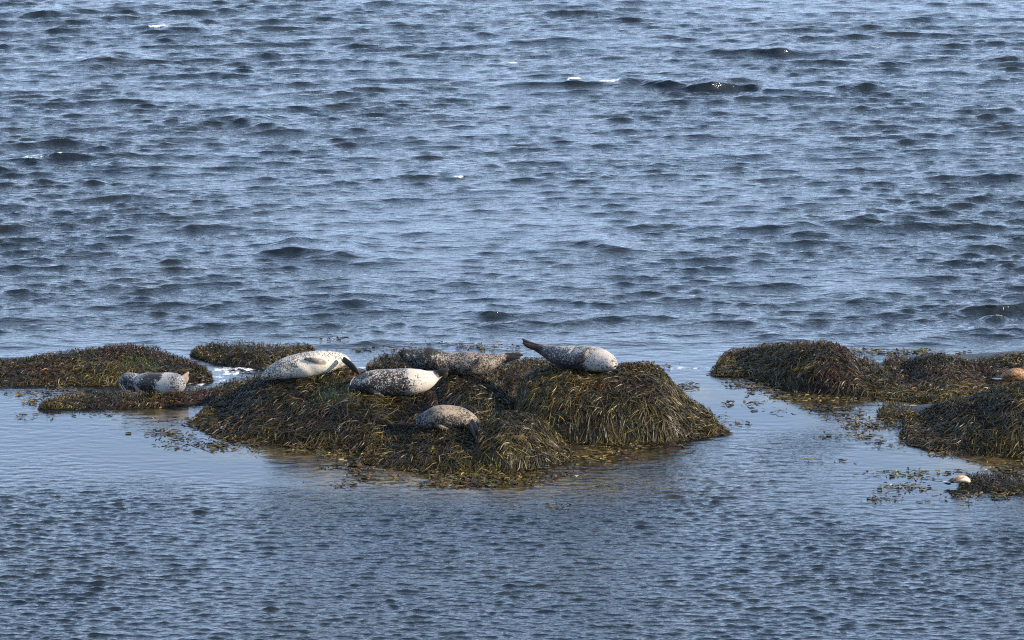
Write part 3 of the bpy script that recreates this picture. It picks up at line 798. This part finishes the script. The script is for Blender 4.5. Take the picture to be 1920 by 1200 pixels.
# the long speckled seal behind
seal('long tan seal speckled with black, stretched out behind the others, dark face at the left', (890, 710),
    [(749, 661, 5, -.05), (754, 662, 9, -.05), (763, 666, 13, -.03), (780, 672, 20.5, 0), (806, 674, 24, 0), (835, 680, 20, 0), (865, 682, 22, -.02), (890, 683, 23, -.05), (912, 680, 18, -.05), (930, 675, 12.5, -.02), (944, 671, 8, 0)],
    [[(930, 671, 9, 0), (948, 668, 8, .02), (966, 666, 7, .03), (982, 665, 3, .04)], [(930, 677, 8, -.02), (948, 674, 8, -.03), (964, 671, 6, -.04), (976, 670, 3, -.04)]],
    [[(902, 672, 7, -.20), (896, 682, 7.5, -.24), (884, 690, 6, -.24), (874, 694, 3, -.22)]],
    M_tan, lambda u, t, v: 0.28 + 0.22 * sstep(.35, .55, u) - 0.5 * np.exp(-((u - .31) / .035) ** 2) * sstep(-.2, .5, t) - 0.35 * sstep(.06, .0, u),
    [('nose', 749, 660, 3, -.08), ('eye', 757, 656, 1.8, -.13)], fold=0.33, cool_shade=lambda u, t: 0.9 * sstep(.40, .25, u) + .3)

# the seal on the tall boulder, tail raised, head towards the viewer
seal('pale grey seal on top of the tall boulder, tail lifted at the left', (1090, 700),
    [(1000, 650, 5, .35), (1010, 653, 8.5, .30), (1026, 659, 13, .22), (1048, 667, 19, .10), (1072, 670, 23, 0), (1096, 672, 24.5, -.10), (1116, 674, 24, -.20), (1134, 678, 19.5, -.30), (1147, 683, 13.5, -.38), (1154, 686, 7, -.42)],
    [[(1010, 651, 8, .28), (998, 647, 7.5, .32), (988, 642, 6, .33), (979, 635.5, 2.5, .34)], [(1012, 654, 8, .22), (1000, 651, 7.5, .24), (988, 647, 6, .25), (980, 642, 2.5, .26)]],
    [[(1103, 655, 6, -.27), (1097, 664, 7, -.335), (1089, 674, 6.5, -.33), (1080, 684, 3, -.28)]],
    M_grey, lambda u, t, v: 0.29 + 0.36 * sstep(.60, .88, u) - 0.55 * np.exp(-((u - .945) / .022) ** 2) * np.exp(-((t + .15) / .3) ** 2) + 0.18 * sstep(0.0, .8, t) - 0.25 * sstep(-.3, -.9, t) - 0.25 * sstep(.16, .05, u),  # besides the spots, tone paints a sunlit back and shaded underside
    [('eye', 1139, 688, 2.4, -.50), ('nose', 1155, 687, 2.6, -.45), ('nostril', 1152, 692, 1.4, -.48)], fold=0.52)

# the leftmost seal on the flat ledge
o, yb, base = seal('dark blotched seal with white rump lying on the flat ledge at the far left', (285, 742),
    [(223, 714, 3.5, .22), (228, 714, 9, .20), (238, 714, 15, .16), (252, 717, 17.5, .09), (262, 719, 19.0, .05), (275, 720, 22.5, .0), (292, 721, 23.5, -.04), (312, 720, 23, -.10), (328, 719, 20.5, -.15), (340, 718, 15, -.18), (346, 716, 8, -.19)],
    [[(338, 712, 7, -.02), (345, 707, 7, .02), (350, 702, 5.5, .04), (354, 697, 2.5, .05)], [(340, 718, 7, .05), (347, 714, 7, .06), (351, 709, 5, .07), (352, 703, 2.5, .08)]],
    [[(252, 724, 6.5, -.10), (257, 731, 7, -.14), (266, 736, 5, -.15), (274, 737, 2.5, -.14)]],
    M_left, lambda u, t, v: 0.32 - 0.42 * np.exp(-((u - .56) / .13) ** 2) * sstep(-.8, -.2, t) + 0.42 * np.exp(-((u - .38) / .05) ** 2) * sstep(-.2, .4, t) + 0.75 * np.exp(-((u - .75) / .07) ** 2) + 0.20 * sstep(.7, .85, u) + 0.5 * sstep(-.45, -.9, t),
    [('nose', 223, 714, 2.4, .2), ('eye', 232, 707, 1.6, .06)], fold=0.33, cool_shade=lambda u, t: sstep(.74, .9, u) * .9)
whiskers(o, yb, base, [[(222, 714, .2, .5), (226, 722, .1, .55), (231, 731, .05, .3)], [(226, 716, .12, .5), (232, 726, .06, .5), (238, 734, 0, .3)]])

# the small brown seal in front
seal('small brown seal curled on the low front boulder, flippers hanging down at the right', (838, 815),
    [(779, 787, 4, -.02), (784, 787, 8, -.02), (792, 787, 13, 0), (806, 786, 19, 0), (824, 784, 23.5, 0), (845, 784, 24.5, 0), (864, 786, 23, 0), (880, 791, 18.5, -.02), (890, 798, 12.5, -.05), (895, 806, 8, -.08)],
    [[(885, 791, 10, -.20), (892, 803, 11, -.40), (899, 815, 9, -.55), (906, 827, 5, -.65)], [(881, 797, 8, -.28), (886, 807, 8, -.45), (891, 817, 7, -.58), (896, 825, 4, -.66)]],
    [[(812, 794, 6.5, -.14), (822, 801, 7, -.18), (834, 805, 5, -.18), (842, 806, 2.5, -.17)]],
    M_brown, lambda u, t, v: 0.38 + 0.36 * np.exp(-((u - .5) / .2) ** 2) * sstep(.2, .8, t) + 0.25 * np.exp(-((u - .85) / .08) ** 2) - 0.2 * sstep(-.4, -.9, t) - 0.5 * sstep(.05, .0, u),  # tone also paints the lit back, wet sky gleam and shaded underside
    [('nose', 779, 787, 3.2, -.03), ('eye', 789, 780, 1.7, -.08)], cool_shade=lambda u, t: 0.9 * sstep(.30, .10, u) + 0.3 * sstep(.3, -.3, t))

# ------------------------------------------------------------------ ducks
def duck(label, body_rows, colour, yb, k, base, extras, grp='ducks among the weed'):
    V = fuse('duck', [loft(r, 36, 20, w, t) for (r, w, t) in body_rows], 0.006, 4)
    v = coords(V)
    c, mot = colour(v)
    c_attr(V, 'pigment', c); f_attr(V, 'mottle', mot)
    o = link('duck', V, FEATHER); o.location = base
    tag(o, label, 'duck', grp)
    for (nm, rows, col, wd, tl) in extras:
        vv, ff = loft(rows, 14, 10, wd, tl)
        me = bpy.data.meshes.new(nm); me.from_pydata(vv, [], ff)
        me.polygons.foreach_set('use_smooth', [True] * len(me.polygons)); me.update()
        c_attr(me, 'pigment', np.tile(col, (len(vv), 1))); f_attr(me, 'mottle', np.zeros(len(vv)))
        link(nm, me, FEATHER, o)
    return o
def duck_pale():
    g = ground(1793, 911); yb = g[1] - 0.05; k = 1 / ppm(yb)
    base = Vector((g[0], yb, 0))
    P = lambda px, py, dy=0: tuple(at_depth(px, py, yb + dy) - base)
    body = [P(1777, 904) + (3 * k,), P(1783, 902) + (5.5 * k,), P(1791, 900) + (8 * k,), P(1801, 898) + (9.3 * k,), P(1810, 899) + (8.6 * k,), P(1816, 902) + (6 * k,), P(1819, 906) + (3.5 * k,)]
    neck = [P(1812, 900) + (5 * k,), P(1818, 905) + (4.2 * k,), P(1823, 910) + (4 * k,), P(1828, 913) + (4 * k,), P(1832, 914) + (2 * k,)]
    def colour(v):
        c = np.tile((0.44, 0.35, 0.27), (len(v), 1))
        x0, x1 = v[:, 0].min(), v[:, 0].max(); u = (v[:, 0] - x0) / (x1 - x0)
        c[u > .76] = (0.02, 0.06, 0.04)
        low = v[:, 2] < 0.02
        c[(u < .2) & ~low] = (0.03, 0.03, 0.03)
        return c, np.zeros(len(v))
    w1 = [P(1784, 902, -.09) + (1.2 * k,), P(1790, 899.5, -.11) + (2.6 * k,), P(1799, 895.5, -.11) + (3.6 * k,), P(1808, 893.5, -.06) + (2.2 * k,)]
    t1 = [P(1782, 904, -.02) + (3 * k,), P(1775, 903.5, -.02) + (2.6 * k,), P(1768, 902, -.02) + (.7 * k,)]
    t2 = [P(1782, 907, -.02) + (3.2 * k,), P(1776, 907, -.02) + (2.8 * k,), P(1769, 905, -.02) + (.8 * k,)]
    duck('pale cream duck with black tail dabbling at the weed clump, lower right', [(body, 1.15, .72), (neck, 1, .9)], colour, yb, k, base,
        [('wing', w1, (0.22, 0.13, 0.075), .5, 1), ('tail', t1, (0.5, 0.49, 0.47), 1.3, .5), ('undertail', t2, (0.015, 0.015, 0.017), 1.2, .6),
         ('bill', [P(1831, 913.5) + (1.8 * k,), P(1835, 914.5) + (2 * k,), P(1839, 915) + (1.4 * k,)], (0.45, 0.38, 0.06), 1.2, .5)])
def duck_brown():
    h = hit(1888, 716); yb = h.y - 0.12; k = 1 / ppm(yb)
    base = Vector((h.x, yb, h.z))
    P = lambda px, py, dy=0: tuple(at_depth(px, py, yb + dy) - base)
    body = [P(1873, 711) + (3 * k,), P(1879, 709) + (6.5 * k,), P(1888, 706) + (10 * k,), P(1900, 703) + (12.5 * k,), P(1913, 702) + (12 * k,), P(1922, 702) + (9 * k,), P(1928, 701) + (5 * k,)]
    neck = [P(1918, 700) + (6.5 * k,), P(1922, 692) + (4.8 * k,), P(1925, 684) + (4.6 * k,), P(1929, 679) + (5.4 * k,), P(1934, 679) + (4.6 * k,), P(1938, 680) + (2.5 * k,)]
    def colour(v):
        c = np.tile((0.30, 0.17, 0.075), (len(v), 1))
        low = sstep(0.02, -0.04, v[:, 2] - 0.02)[:, None]
        c = c * (1 - low) + np.array((0.34, 0.25, 0.16)) * low
        return c, np.clip(1 - 0.6 * low[:, 0], 0, 1)
    t1 = [P(1878, 710, -.03) + (3.2 * k,), P(1868, 710.2, -.03) + (2.6 * k,), P(1860, 710, -.03) + (.8 * k,)]
    t2 = [P(1878, 707.6, -.01) + (3 * k,), P(1868, 707.6, -.01) + (2 * k,), P(1861, 707.8, -.01) + (.7 * k,)]
    wg = [P(1880, 707, -.08) + (2 * k,), P(1890, 703, -.11) + (5 * k,), P(1903, 700, -.11) + (6.5 * k,), P(1914, 699, -.09) + (4 * k,)]
    legs = []
    for i, (lx, dy) in enumerate(((1899, -.04), (1905, .05))):
        legs.append(('leg', [P(lx, 712, dy) + (1.4 * k,), P(lx, 717, dy) + (1.0 * k,), P(lx + 1, 723, dy) + (1.0 * k,)], (0.55, 0.22, 0.04), 1, 1))
    o = duck('brown mottled duck with white tail feathers standing on the ridge at the right edge', [(body, .95, 1), (neck, 1, 1)], colour, yb, k, base,
        [('tail', t1, (0.55, 0.52, 0.47), 1.3, .5), ('tail_covert', t2, (0.06, 0.03, 0.015), 1.2, .5), ('wing', wg, (0.24, 0.13, 0.055), .5, 1),
         ('bill', [P(1937, 680) + (2 * k,), P(1942, 681.5) + (2.2 * k,), P(1947, 682) + (1.4 * k,)], (0.35, 0.22, 0.06), 1.2, .5)] + legs)
    for ch in o.children:
        if ch.name.startswith('wing'):
            a = ch.data.attributes['mottle']; a.data.foreach_set('value', np.ones(len(ch.data.vertices), np.float32))
duck_pale()
duck_brown()

# ------------------------------------------------------------------ two white shells on the right boulder
SHELL = plain_material('white_shell', (0.6, 0.59, 0.56), 0.4)
for (px, py, lab, rz) in [(1763, 781, 'small white shell on the dark boulder, the one nearer its top left', 0.9), (1827, 777, 'small white shell on the dark boulder, the one nearer the right edge', -.4)]:
    p = hit(px, py)
    me = ball_mesh('shell', 0.036, 1.0, .6, .5)
    o = link('shell', me, SHELL); o.location = p + Vector((0, -0.02, 0.05)); o.rotation_euler = (0.3, 0.2, rz)
    tag(o, lab, 'shell', 'white shells on the weed')
